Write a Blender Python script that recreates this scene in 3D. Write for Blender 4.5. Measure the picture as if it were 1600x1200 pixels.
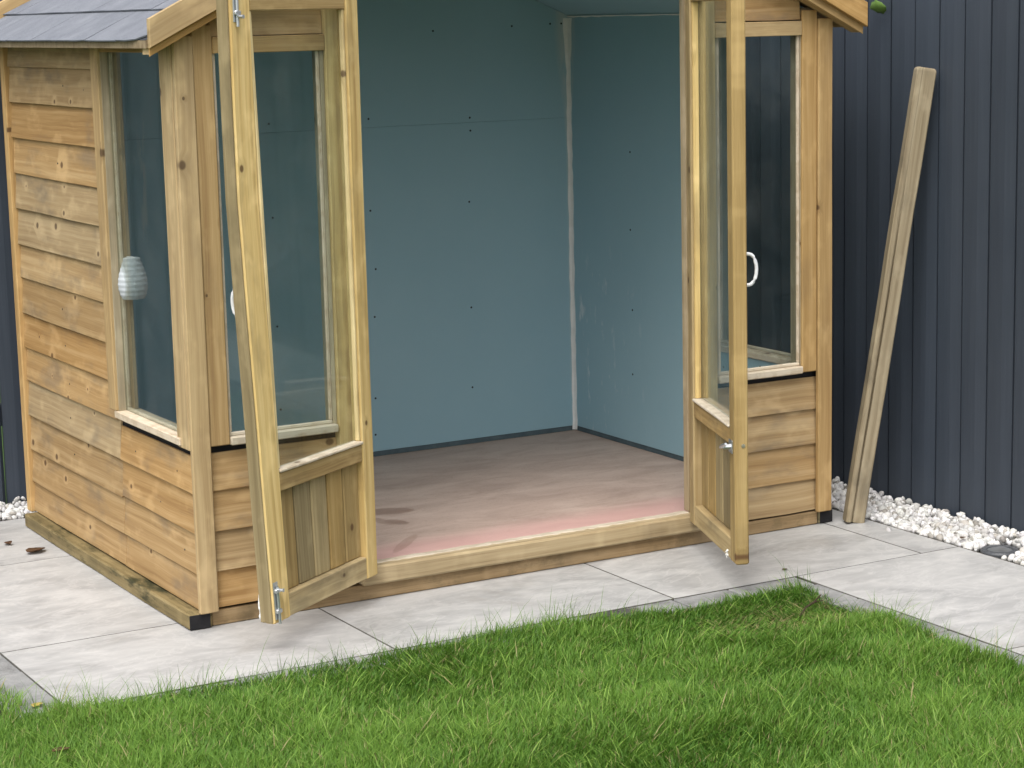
import bpy, math, random
import numpy as np
from mathutils import Vector, Matrix

for o in list(bpy.data.objects):
    bpy.data.objects.remove(o)
scene = bpy.context.scene
COL = scene.collection
rnd = random.Random(7)

# ------------------------------------------------------------------ camera
cam_d = bpy.data.cameras.new('camera')
cam = bpy.data.objects.new('camera', cam_d)
COL.objects.link(cam)
r_, u_, f_ = (Vector((0.86827187, -0.4955518, -0.02307314)), Vector((0.10382222, 0.1360365, 0.98524871)),
              Vector((0.48510298, 0.85785924, -0.16956596)))
m = Matrix.Identity(4)
for i in range(3):
    m[i][0], m[i][1], m[i][2] = r_[i], u_[i], -f_[i]
m[0][3], m[1][3], m[2][3] = -2.17883, -5.70789, 1.73642
cam.matrix_world = m
cam_d.sensor_width = 36
cam_d.lens = 36 * 3373.27 / 1600
cam_d.clip_start = 0.05
cam_d.clip_end = 500
scene.camera = cam

# ------------------------------------------------------------------ sky and sun (bright overcast)
SUN_EL, SUN_AZ = math.radians(60), math.radians(226)      # azimuth clockwise from +Y: front left
world = bpy.data.worlds.new('World')
scene.world = world
world.use_nodes = True
wn = world.node_tree
for n in list(wn.nodes):
    wn.nodes.remove(n)
sky = wn.nodes.new('ShaderNodeTexSky')
sky.sky_type = 'NISHITA'
sky.sun_disc = False
sky.sun_elevation = SUN_EL
sky.sun_rotation = SUN_AZ
sky.air_density = 1.0
sky.dust_density = 4.0
sky.ozone_density = 1.0
hs = wn.nodes.new('ShaderNodeHueSaturation')
hs.inputs['Saturation'].default_value = 0.22
bg = wn.nodes.new('ShaderNodeBackground')
bg.inputs['Strength'].default_value = 0.15
wo = wn.nodes.new('ShaderNodeOutputWorld')
wn.links.new(sky.outputs[0], hs.inputs['Color'])
wn.links.new(hs.outputs[0], bg.inputs['Color'])
wn.links.new(bg.outputs[0], wo.inputs['Surface'])
sun_d = bpy.data.lights.new('sun', 'SUN')
sun_d.energy = 1.1
sun_d.angle = math.radians(50)
sun_d.color = (1.0, 0.95, 0.87)
sun = bpy.data.objects.new('sun', sun_d)
COL.objects.link(sun)
sdir = Vector((math.sin(SUN_AZ) * math.cos(SUN_EL), math.cos(SUN_AZ) * math.cos(SUN_EL), math.sin(SUN_EL)))
sun.rotation_euler = (-sdir).to_track_quat('-Z', 'Y').to_euler()
sun.location = sdir * 20
scene.view_settings.view_transform = 'Standard'
scene.view_settings.look = 'None'
scene.view_settings.gamma = 1
scene.view_settings.use_curve_mapping = False
scene.view_settings.exposure = 0.80
scene.cycles.max_bounces = 8
scene.cycles.diffuse_bounces = 4
scene.cycles.glossy_bounces = 3
scene.cycles.transparent_max_bounces = 16

# ------------------------------------------------------------------ material helpers
class NT:
    def __init__(self, name):
        self.m = bpy.data.materials.new(name)
        self.m.use_nodes = True
        self.t = self.m.node_tree
        for n in list(self.t.nodes):
            self.t.nodes.remove(n)
        self.out = self.t.nodes.new('ShaderNodeOutputMaterial')
        self.b = self.t.nodes.new('ShaderNodeBsdfPrincipled')
        self.link(self.b.outputs[0], self.out.inputs['Surface'])
    def n(self, typ, **kw):
        nd = self.t.nodes.new(typ)
        for k, v in kw.items():
            setattr(nd, k, v)
        return nd
    def link(self, a, b):
        self.t.links.new(a, b)
    def put(self, sock, v):
        if hasattr(v, 'is_output') or isinstance(v, bpy.types.NodeSocket):
            self.link(v, sock)
        else:
            sock.default_value = v
    def math(self, op, a, b=None, c=None, clamp=False):
        nd = self.n('ShaderNodeMath', operation=op, use_clamp=clamp)
        self.put(nd.inputs[0], a)
        if b is not None: self.put(nd.inputs[1], b)
        if c is not None: self.put(nd.inputs[2], c)
        return nd.outputs[0]
    def vmath(self, op, a, b=None):
        nd = self.n('ShaderNodeVectorMath', operation=op)
        self.put(nd.inputs[0], a)
        if b is not None: self.put(nd.inputs[1], b)
        return nd.outputs[0]
    def noise(self, vec, scale=5, detail=3, rough=0.5, dist=0.0, out=0):
        nd = self.n('ShaderNodeTexNoise')
        self.put(nd.inputs['Vector'], vec)
        nd.inputs['Scale'].default_value = scale
        nd.inputs['Detail'].default_value = detail
        nd.inputs['Roughness'].default_value = rough
        nd.inputs['Distortion'].default_value = dist
        return nd.outputs[out]
    def ramp(self, fac, stops, interp='LINEAR'):
        nd = self.n('ShaderNodeValToRGB')
        cr = nd.color_ramp
        cr.interpolation = interp
        while len(cr.elements) < len(stops):
            cr.elements.new(0.5)
        for e, (p, c) in zip(cr.elements, stops):
            e.position = p
            e.color = (c[0], c[1], c[2], 1) if hasattr(c, '__len__') else (c, c, c, 1)
        self.put(nd.inputs[0], fac)
        return nd.outputs[0]
    def step(self, v, a, b):
        nd = self.n('ShaderNodeMapRange', interpolation_type='SMOOTHSTEP')
        self.put(nd.inputs[0], v)
        nd.inputs[1].default_value = a
        nd.inputs[2].default_value = b
        return nd.outputs[0]
    def mix(self, fac, a, b, mode='MIX'):
        nd = self.n('ShaderNodeMix', data_type='RGBA', blend_type=mode)
        self.put(nd.inputs[0], fac)
        for s, v in ((nd.inputs[6], a), (nd.inputs[7], b)):
            if isinstance(v, tuple): v = (v[0], v[1], v[2], 1)
            self.put(s, v)
        return nd.outputs[2]
    def attr(self, name, out='Vector'):
        nd = self.n('ShaderNodeAttribute', attribute_name=name)
        return nd.outputs[out]
    def sep(self, v):
        nd = self.n('ShaderNodeSeparateXYZ')
        self.link(v, nd.inputs[0])
        return nd.outputs
    def comb(self, x=0.0, y=0.0, z=0.0):
        nd = self.n('ShaderNodeCombineXYZ')
        for i, v in enumerate((x, y, z)):
            self.put(nd.inputs[i], v)
        return nd.outputs[0]
    def bump(self, h, strength=0.3, dist=0.002):
        nd = self.n('ShaderNodeBump')
        nd.inputs['Strength'].default_value = strength
        nd.inputs['Distance'].default_value = dist
        self.put(nd.inputs['Height'], h)
        self.link(nd.outputs[0], self.b.inputs['Normal'])
    def pos(self):
        return self.n('ShaderNodeNewGeometry').outputs['Position']
    def fin(self, color, rough=0.6, spec=0.3):
        self.put(self.b.inputs['Base Color'], color if not isinstance(color, tuple) else (*color, 1))
        self.put(self.b.inputs['Roughness'], rough)
        self.b.inputs['Specular IOR Level'].default_value = spec
        return self.m

def wood(name, light, mid, dark, knots=0.5, stain=0.35, stain_col=(0.16, 0.14, 0.11), vary=0.16, fresh=0.0, algae=0.0, rough=0.7, pale=0.0):
    """pine: grain runs along x of the attribute wc, width is z; wr is a random number of the piece"""
    t = NT(name)
    wc = t.attr('wc')
    wr = t.attr('wr', 'Fac')
    x, y, z = t.sep(wc)
    # knots
    warp = t.noise(t.vmath('MULTIPLY', wc, (3.0, 3.0, 3.0)), 1.0, 2, 0.5)
    v2 = t.comb(t.math('MULTIPLY', x, 5.2), t.math('MULTIPLY', z, 6.5), 0.0)
    vor = t.n('ShaderNodeTexVoronoi', voronoi_dimensions='2D', feature='F1')
    t.link(v2, vor.inputs['Vector'])
    vor.inputs['Scale'].default_value = 1.0
    d = vor.outputs['Distance']
    vc = t.sep(vor.outputs['Color'])
    gate = t.step(vc[0], 1 - knots - 0.01, 1 - knots + 0.01)
    rad = t.math('MULTIPLY_ADD', vc[1], 0.055, 0.028)
    q = t.math('DIVIDE', d, rad)
    knot = t.math('MULTIPLY', t.math('SUBTRACT', 1.0, t.step(q, 0.55, 1.1)), gate)
    halo = t.math('MULTIPLY', t.math('SUBTRACT', 1.0, t.step(q, 0.8, 3.2)), gate)
    # grain bends round the knots
    zz = t.math('ADD', z, t.math('MULTIPLY', halo, 0.012))
    zz = t.math('MULTIPLY_ADD', warp, 0.02, zz)
    g1 = t.noise(t.comb(t.math('MULTIPLY', x, 1.1), t.math('MULTIPLY', y, 40.0), t.math('MULTIPLY', zz, 62.0)), 1.0, 3, 0.55)
    g2 = t.noise(t.comb(t.math('MULTIPLY', x, 7.0), t.math('MULTIPLY', y, 300.0), t.math('MULTIPLY', zz, 330.0)), 1.0, 2, 0.6)
    g = t.math('ADD', t.math('MULTIPLY', g1, 0.72), t.math('MULTIPLY', g2, 0.28))
    col = t.ramp(g, [(0.32, dark), (0.5, mid), (0.66, light)])
    # big patches of tone along the board
    patch = t.noise(t.comb(t.math('MULTIPLY', x, 3.5), y, t.math('MULTIPLY', z, 9.0)), 1.0, 4, 0.6)
    st = t.math('MULTIPLY', t.step(patch, 0.5, 0.72), stain)
    col = t.mix(st, col, stain_col)
    pl_ = t.noise(t.comb(t.math('MULTIPLY', x, 9.0), t.math('MULTIPLY', y, 3.0), t.math('MULTIPLY_ADD', z, 16.0, 31.0)), 1.0, 3, 0.5)
    col = t.mix(t.math('MULTIPLY', t.step(pl_, 0.52, 0.72), 0.36), col, tuple(min(1, c * 1.35) for c in light))
    if algae:
        al = t.noise(t.vmath('MULTIPLY', t.pos(), (1.0, 0.35, 1.6)), 11.0, 6, 0.72)
        col = t.mix(t.math('MULTIPLY', t.step(al, 0.48, 0.66), algae), col, (0.022, 0.026, 0.012))
    if fresh:
        fr = t.noise(t.comb(t.math('MULTIPLY', x, 22.0), t.math('MULTIPLY', y, 25.0), t.math('MULTIPLY', z, 30.0)), 1.0, 4, 0.6)
        col = t.mix(t.math('MULTIPLY', t.step(fr, 0.42, 0.55), fresh), col, (0.72, 0.64, 0.52))
    if pale:                     # sapwood stays light round the knots
        ring = t.math('MULTIPLY', t.math('SUBTRACT', 1.0, t.step(t.math('DIVIDE', q, t.math('MULTIPLY_ADD', vc[2], 2.0, 0.8)), 0.9, 2.2)), gate)
        col = t.mix(t.math('MULTIPLY', ring, pale), col, tuple(min(1, c * 1.28) for c in light))
    else:
        col = t.mix(t.math('MULTIPLY', halo, 0.35), col, tuple(c * 0.62 for c in mid))
    col = t.mix(t.math('MULTIPLY', knot, 0.82), col, (0.085, 0.042, 0.02))
    val = t.math('MULTIPLY_ADD', wr, 2 * vary, 1 - vary)
    hsv = t.n('ShaderNodeHueSaturation')
    t.link(col, hsv.inputs['Color'])
    t.link(val, hsv.inputs['Value'])
    wr2 = t.math('FRACT', t.math('MULTIPLY', wr, 17.3))
    t.link(t.math('MULTIPLY_ADD', wr2, 0.24, 0.84), hsv.inputs['Saturation'])
    t.link(t.math('MULTIPLY_ADD', wr2, -0.012, 0.506), hsv.inputs['Hue'])
    t.bump(t.math('ADD', g, t.math('MULTIPLY', knot, 0.3)), 0.35, 0.0015)
    return t.fin(hsv.outputs[0], rough, 0.25)

M = {}
M['clad'] = wood('pine_cladding', (0.49, 0.34, 0.17), (0.40, 0.26, 0.115), (0.295, 0.18, 0.076), knots=0.46, stain=0.62, stain_col=(0.20, 0.155, 0.105), pale=0.42, vary=0.11)
M['trim'] = wood('pine_trim', (0.54, 0.37, 0.17), (0.45, 0.292, 0.12), (0.335, 0.203, 0.08), knots=0.30, stain=0.35, stain_col=(0.26, 0.175, 0.09), vary=0.12)
M['door'] = wood('pine_door', (0.74, 0.58, 0.285), (0.63, 0.465, 0.195), (0.42, 0.28, 0.11), knots=0.28, stain=0.5, stain_col=(0.29, 0.21, 0.10), vary=0.12)
M['doorold'] = wood('weathered_pine_door', (0.50, 0.37, 0.18), (0.405, 0.285, 0.125), (0.27, 0.18, 0.075), knots=0.3, stain=0.65, stain_col=(0.20, 0.148, 0.075), vary=0.12)
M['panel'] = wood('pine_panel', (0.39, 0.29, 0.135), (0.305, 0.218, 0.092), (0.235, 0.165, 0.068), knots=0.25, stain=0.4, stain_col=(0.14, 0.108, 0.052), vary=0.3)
M['bare'] = wood('bare_pine', (0.62, 0.54, 0.42), (0.53, 0.44, 0.32), (0.38, 0.29, 0.19), knots=0.12, stain=0.35, stain_col=(0.30, 0.245, 0.17), fresh=0.4, vary=0.08)
M['jamb'] = wood('grey_jamb', (0.46, 0.385, 0.265), (0.37, 0.30, 0.19), (0.25, 0.195, 0.115), knots=0.15, stain=0.4, stain_col=(0.22, 0.18, 0.12), vary=0.1)
M['bearer'] = wood('treated_bearer', (0.27, 0.22, 0.115), (0.205, 0.163, 0.08), (0.12, 0.094, 0.046), knots=0.2, stain=0.5, stain_col=(0.08, 0.07, 0.035), algae=0.9)
M['plinth'] = wood('plinth_pine', (0.33, 0.245, 0.14), (0.255, 0.182, 0.097), (0.16, 0.112, 0.058), knots=0.2, stain=0.5, stain_col=(0.12, 0.095, 0.06), algae=0.25)
M['sill'] = wood('threshold_pine', (0.47, 0.355, 0.20), (0.39, 0.28, 0.142), (0.26, 0.175, 0.08), knots=0.35, stain=0.45, stain_col=(0.16, 0.112, 0.06), vary=0.08)
M['wpost'] = wood('weathered_post', (0.36, 0.29, 0.185), (0.29, 0.225, 0.135), (0.20, 0.148, 0.083), knots=0.2, stain=0.7, stain_col=(0.15, 0.12, 0.078), vary=0.05, rough=0.8)
M['inside'] = wood('inner_frame', (0.36, 0.27, 0.16), (0.28, 0.20, 0.11), (0.19, 0.13, 0.07), knots=0.2, stain=0.3)

def m_paintfence():
    t = NT('fence_paint')
    wc = t.attr('wc')
    wr = t.attr('wr', 'Fac')
    x, y, z = t.sep(wc)
    g = t.noise(t.comb(t.math('MULTIPLY', x, 3.0), t.math('MULTIPLY', y, 90.0), t.math('MULTIPLY', z, 110.0)), 1.0, 3, 0.6)
    big = t.noise(wc, 2.3, 3, 0.5)
    col = t.mix(big, (0.036, 0.046, 0.063), (0.048, 0.060, 0.080))
    col = t.mix(t.math('MULTIPLY', t.step(g, 0.35, 0.75), 0.3), col, (0.062, 0.075, 0.097))
    # chips in the paint
    vor = t.n('ShaderNodeTexVoronoi', feature='F1')
    t.link(t.vmath('MULTIPLY', wc, (4.0, 4.0, 7.0)), vor.inputs['Vector'])
    vor.inputs['Scale'].default_value = 1.0
    vc = t.sep(vor.outputs['Color'])
    wob = t.noise(wc, 60.0, 3, 0.6)
    chip = t.math('MULTIPLY', t.math('LESS_THAN', t.math('ADD', vor.outputs['Distance'], t.math('MULTIPLY', wob, 0.09)), 0.085), t.math('GREATER_THAN', vc[0], 0.86))
    col = t.mix(t.math('MULTIPLY', chip, 0.8), col, (0.34, 0.35, 0.36))
    val = t.math('MULTIPLY_ADD', wr, 0.3, 0.85)
    col = t.mix(1.0, col, t.comb(val, val, val), 'MULTIPLY')
    t.bump(t.math('ADD', g, t.math('MULTIPLY', big, 0.4)), 0.35, 0.002)
    return t.fin(col, t.math('MULTIPLY_ADD', big, 0.25, 0.40), 0.4)
M['fence'] = m_paintfence()

def m_slab():
    t = NT('porcelain_slab')
    p = t.vmath('ADD', t.attr('wc'), (0, 0, 0))
    wr = t.attr('wr', 'Fac')
    x, y, z = t.sep(p)
    v = t.comb(t.math('MULTIPLY', x, 1.6), t.math('MULTIPLY', y, 3.2), 0.0)
    c1 = t.noise(v, 1.6, 6, 0.58, 1.6)
    c2 = t.noise(v, 7.0, 4, 0.6, 0.8)
    c3 = t.noise(p, 320.0, 2, 0.6)
    vein = t.math('ABSOLUTE', t.math('SUBTRACT', t.noise(v, 2.3, 4, 0.6, 2.2), 0.5))
    vein = t.math('SUBTRACT', 1.0, t.step(vein, 0.0, 0.045))
    f = t.math('ADD', t.math('MULTIPLY', c1, 0.7), t.math('MULTIPLY', c2, 0.3))
    col = t.ramp(f, [(0.3, (0.285, 0.283, 0.282)), (0.5, (0.395, 0.392, 0.388)), (0.68, (0.495, 0.487, 0.476))])
    col = t.mix(t.math('MULTIPLY', vein, 0.30), col, (0.56, 0.55, 0.54))
    dirt = t.noise(t.pos(), 3.1, 5, 0.65, 0.6)
    col = t.mix(t.math('MULTIPLY', t.step(dirt, 0.56, 0.74), 0.42), col, (0.27, 0.25, 0.225))
    col = t.mix(t.math('MULTIPLY', t.step(c3, 0.6, 0.75), 0.18), col, (0.22, 0.21, 0.20))
    val = t.math('MULTIPLY_ADD', wr, 0.10, 0.95)
    col = t.mix(1.0, col, t.comb(val, val, val), 'MULTIPLY')
    t.bump(t.math('ADD', t.math('MULTIPLY', c2, 0.6), t.math('MULTIPLY', c3, 0.25)), 0.25, 0.0015)
    return t.fin(col, t.math('MULTIPLY_ADD', c1, 0.3, 0.38), 0.4)
M['slab'] = m_slab()

def m_noise(name, cols, scale, rough=0.8, bump=0.4, dist=0.003, detail=5, spec=0.25, fine=None, useattr=False):
    t = NT(name)
    p = t.attr('wc') if useattr else t.pos()
    n = t.noise(p, scale, detail, 0.62)
    k = len(cols)
    col = t.ramp(n, [(0.3 + 0.4 * i / (k - 1), c) for i, c in enumerate(cols)])
    if fine:
        n2 = t.noise(p, fine, 2, 0.6)
        col = t.mix(t.math('MULTIPLY', t.step(n2, 0.35, 0.7), 0.45), col, tuple(c * 1.5 for c in cols[-1]))
        t.bump(n2, bump, dist)
    else:
        t.bump(n, bump, dist)
    return t.fin(col, rough, spec)
M['grout'] = m_noise('grout', [(0.05, 0.047, 0.042), (0.12, 0.113, 0.10)], 60)
def m_sett():
    t = NT('edging_stone')
    p = t.attr('wc')
    n = t.noise(p, 14.0, 5, 0.62)
    f = t.noise(p, 170.0, 2, 0.6)
    col = t.ramp(n, [(0.3, (0.15, 0.15, 0.15)), (0.5, (0.235, 0.236, 0.236)), (0.7, (0.32, 0.32, 0.315))])
    col = t.mix(t.math('MULTIPLY', t.step(f, 0.4, 0.7), 0.3), col, (0.36, 0.36, 0.35))
    w = t.pos()
    x, y, z = t.sep(w)
    d = t.math('ABSOLUTE', t.math('SUBTRACT', x, 1.06))
    k = t.math('SUBTRACT', 1.0, t.step(t.math('ADD', d, t.math('MULTIPLY', t.noise(w, 16.0, 4, 0.6), 0.16)), 0.14, 0.20))
    col = t.mix(t.math('MULTIPLY', k, 0.85), col, (0.045, 0.042, 0.036))      # wet mud trodden onto the stones
    t.bump(t.math('ADD', n, t.math('MULTIPLY', f, 0.4)), 0.5, 0.004)
    return t.fin(col, 0.8, 0.25)
M['sett'] = m_sett()
M['soil'] = m_noise('soil', [(0.012, 0.016, 0.006), (0.03, 0.038, 0.012), (0.055, 0.055, 0.022)], 30)
M['turf'] = m_noise('turf', [(0.03, 0.06, 0.012), (0.06, 0.12, 0.022), (0.08, 0.15, 0.03)], 3.5, 0.9)
M['felt'] = m_noise('roof_felt', [(0.115, 0.125, 0.148), (0.15, 0.16, 0.185), (0.185, 0.195, 0.22)], 9, 0.9, 0.5, 0.002, fine=420, useattr=True)
M['feltdark'] = m_noise('roof_felt_under', [(0.03, 0.032, 0.04), (0.05, 0.052, 0.06)], 60)
M['near_black'] = m_noise('near_black_backing', [(0.012, 0.012, 0.014), (0.025, 0.024, 0.026)], 20)  # kept near black so slots behind the cladding read as shade
M['stone'] = None

def m_plaster(name, smears):
    t = NT(name)
    p = t.pos()
    x, y, z = t.sep(p)
    n = t.noise(p, 1.8, 6, 0.66)
    f = t.noise(p, 240.0, 2, 0.6)
    col = t.mix(n, (0.285, 0.455, 0.53), (0.355, 0.515, 0.58))
    # jointing compound wiped over the corner and on the right-hand sheet
    if smears == 'right':
        sp = t.comb(t.math('MULTIPLY', y, 26.0), 0.0, t.math('MULTIPLY', z, 8.0))
        s = t.noise(sp, 1.0, 5, 0.62)
        zone = t.math('MULTIPLY', t.step(y, 0.95, 1.3), t.math('SUBTRACT', 1.0, t.step(z, 0.55, 0.95)))
        k = t.math('MULTIPLY', t.step(s, 0.57, 0.68), t.math('MULTIPLY', zone, 0.75))
        col = t.mix(k, col, (0.62, 0.68, 0.70))
        d = t.math('SUBTRACT', 1.552, y)
    elif smears == 'back':
        sx = t.math('ABSOLUTE', t.math('SUBTRACT', x, 0.452))
        s = t.noise(t.comb(t.math('MULTIPLY', x, 60.0), 0.0, t.math('MULTIPLY', z, 7.0)), 1.0, 4, 0.6)
        k = t.math('MULTIPLY', t.math('SUBTRACT', 1.0, t.step(sx, 0.004, 0.02)), t.step(s, 0.45, 0.6))
        k = t.math('MULTIPLY', k, t.math('MULTIPLY', t.step(z, 0.9, 1.0), t.math('SUBTRACT', 1.0, t.step(z, 1.38, 1.42))))
        col = t.mix(t.math('MULTIPLY', k, 0.7), col, (0.6, 0.64, 0.62))
        d = t.math('SUBTRACT', 2.209, x)
    else:
        d = None
    if d is not None:
        s2 = t.noise(t.comb(t.math('MULTIPLY', x, 30.0), t.math('MULTIPLY', y, 30.0), t.math('MULTIPLY', z, 5.0)), 1.0, 4, 0.65)
        wide = t.math('MULTIPLY_ADD', t.step(z, 1.2, 1.7), 0.055, 0.02)
        k2 = t.math('SUBTRACT', 1.0, t.step(t.math('DIVIDE', d, wide), 0.3, 1.0))
        k2 = t.math('MULTIPLY', k2, t.step(s2, 0.35, 0.6))
        col = t.mix(t.math('MULTIPLY', k2, 0.5), col, (0.62, 0.60, 0.54))
    t.bump(f, 0.08, 0.0006)
    return t.fin(col, 0.62, 0.25)
M['pb_back'] = m_plaster('plasterboard_back', 'back')
M['pb_right'] = m_plaster('plasterboard_right', 'right')
M['pb'] = m_plaster('plasterboard_plain', '')
M['filler'] = m_noise('joint_filler', [(0.72, 0.72, 0.69), (0.82, 0.82, 0.80)], 25)
M['shadow_strip'] = m_noise('shadow_gap_dark', [(0.075, 0.105, 0.12), (0.11, 0.15, 0.165)], 25)  # the gap's shade is put into this dark colour
M['screw'] = m_noise('black_screw', [(0.015, 0.018, 0.02), (0.03, 0.034, 0.036)], 60, 0.5)
M['white'] = m_noise('white_plastic', [(0.70, 0.71, 0.72), (0.76, 0.77, 0.78)], 20, 0.35, 0.05, 0.001, spec=0.5)
M['reflection_pale'] = m_noise('reflection_white', [(0.46, 0.49, 0.52), (0.54, 0.57, 0.60)], 20, 0.8, 0.1, 0.001)

def m_floor():
    t = NT('chipboard_floor')
    p = t.pos()
    x, y, z = t.sep(p)
    n1 = t.noise(t.vmath('MULTIPLY', p, (2.0, 5.0, 1.0)), 1.6, 6, 0.62, 0.7)
    n2 = t.noise(p, 90.0, 3, 0.7)
    base = t.ramp(n1, [(0.3, (0.40, 0.295, 0.245)), (0.5, (0.50, 0.375, 0.315)), (0.7, (0.58, 0.455, 0.39))])
    base = t.mix(t.math('MULTIPLY', t.step(n2, 0.5, 0.75), 0.25), base, (0.24, 0.16, 0.115))
    # pink sheet along the front edge, its border runs at a slant
    e = t.math('ADD', t.math('ADD', y, t.math('MULTIPLY', x, -0.05)), t.math('MULTIPLY', t.noise(p, 6.0, 3, 0.6), 0.10))
    k = t.math('SUBTRACT', 1.0, t.step(e, 0.17, 0.36))
    base = t.mix(t.math('MULTIPLY', k, 0.6), base, (0.66, 0.37, 0.345))
    # wet boot print: a curved brown mark and a smaller spot
    wob = t.math('MULTIPLY', t.math('SUBTRACT', t.noise(p, 22.0, 3, 0.6), 0.5), 0.9)
    def blob(cx, cy, ax, ay, ang):
        dx, dy = t.math('SUBTRACT', x, cx), t.math('SUBTRACT', y, cy)
        ca, sa = math.cos(ang), math.sin(ang)
        a = t.math('ADD', t.math('MULTIPLY', dx, ca / ax), t.math('MULTIPLY', dy, sa / ax))
        b = t.math('ADD', t.math('MULTIPLY', dx, -sa / ay), t.math('MULTIPLY', dy, ca / ay))
        r2 = t.math('ADD', t.math('MULTIPLY', a, a), t.math('MULTIPLY', b, b))
        return t.math('SUBTRACT', 1.0, t.step(t.math('ADD', r2, wob), 0.75, 1.1))
    s = t.math('MAXIMUM', blob(0.955, 0.70, 0.085, 0.05, -0.35), blob(0.905, 0.545, 0.03, 0.05, 0.4))
    s = t.math('MAXIMUM', s, t.math('MULTIPLY', blob(0.868, 0.59, 0.022, 0.075, 0.1), 0.7))
    s = t.math('MAXIMUM', s, t.math('MULTIPLY', blob(0.80, 0.27, 0.02, 0.13, -0.75), 0.5))
    base = t.mix(t.math('MULTIPLY', s, 0.6), base, (0.24, 0.125, 0.075))
    pl = t.math('MULTIPLY', t.step(t.noise(p, 11.0, 5, 0.7), 0.66, 0.72), 0.4)
    base = t.mix(pl, base, (0.55, 0.50, 0.46))
    t.bump(n2, 0.2, 0.001)
    return t.fin(base, t.math('MULTIPLY_ADD', s, -0.25, 0.62), 0.3)
M['floor'] = m_floor()

def m_glass():
    t = NT('window_glass')
    t.t.nodes.remove(t.b)
    lw = t.n('ShaderNodeLayerWeight')
    lw.inputs['Blend'].default_value = 0.5
    f5 = t.math('POWER', lw.outputs['Facing'], 5.0)
    fr = t.math('MULTIPLY_ADD', f5, 0.9, 0.045)
    tr = t.n('ShaderNodeBsdfTransparent')
    tr.inputs['Color'].default_value = (0.90, 0.93, 0.92, 1)
    gl = t.n('ShaderNodeBsdfGlossy')
    gl.inputs['Roughness'].default_value = 0.015
    df = t.n('ShaderNodeBsdfDiffuse')                        # film of dust on the pane
    df.inputs['Color'].default_value = (0.5, 0.5, 0.48, 1)
    mx = t.n('ShaderNodeMixShader')
    t.link(fr, mx.inputs[0]); t.link(tr.outputs[0], mx.inputs[1]); t.link(gl.outputs[0], mx.inputs[2])
    mx2 = t.n('ShaderNodeMixShader')
    du = t.math('MULTIPLY', t.step(t.noise(t.pos(), 5.0, 5, 0.65), 0.4, 0.8), 0.035)
    t.link(du, mx2.inputs[0]); t.link(mx.outputs[0], mx2.inputs[1]); t.link(df.outputs[0], mx2.inputs[2])
    t.link(mx2.outputs[0], t.out.inputs['Surface'])
    return t.m
M['glass'] = m_glass()

def m_metal(name, col, rough):
    t = NT(name)
    n = t.noise(t.pos(), 120.0, 3, 0.6)
    t.b.inputs['Metallic'].default_value = 1.0
    t.bump(n, 0.1, 0.0005)
    return t.fin(col, t.math('MULTIPLY_ADD', n, 0.2, rough), 0.5)
M['zinc'] = m_metal('zinc_plate', (0.62, 0.64, 0.66), 0.3)
M['brass'] = m_metal('zinc_screw', (0.55, 0.52, 0.42), 0.35)
M['darkmetal'] = m_noise('dark_grey_plastic', [(0.05, 0.055, 0.062), (0.085, 0.09, 0.10)], 30, 0.45, 0.1, 0.001, spec=0.4)
M['lens'] = m_noise('lamp_lens', [(0.10, 0.11, 0.125), (0.16, 0.17, 0.19)], 14, 0.25, 0.05, 0.001, spec=0.5)
M['leafbrown'] = m_noise('dead_leaf', [(0.06, 0.03, 0.018), (0.14, 0.075, 0.035)], 60, 0.7)
M['leafyellow'] = m_noise('yellow_leaf', [(0.32, 0.24, 0.06), (0.52, 0.42, 0.12)], 60, 0.6)
M['leafgreen'] = m_noise('green_leaf', [(0.11, 0.20, 0.04), (0.17, 0.28, 0.07)], 40, 0.5)
M['twig'] = m_noise('twig_bark', [(0.03, 0.02, 0.012), (0.07, 0.05, 0.03)], 90, 0.9)

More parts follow.
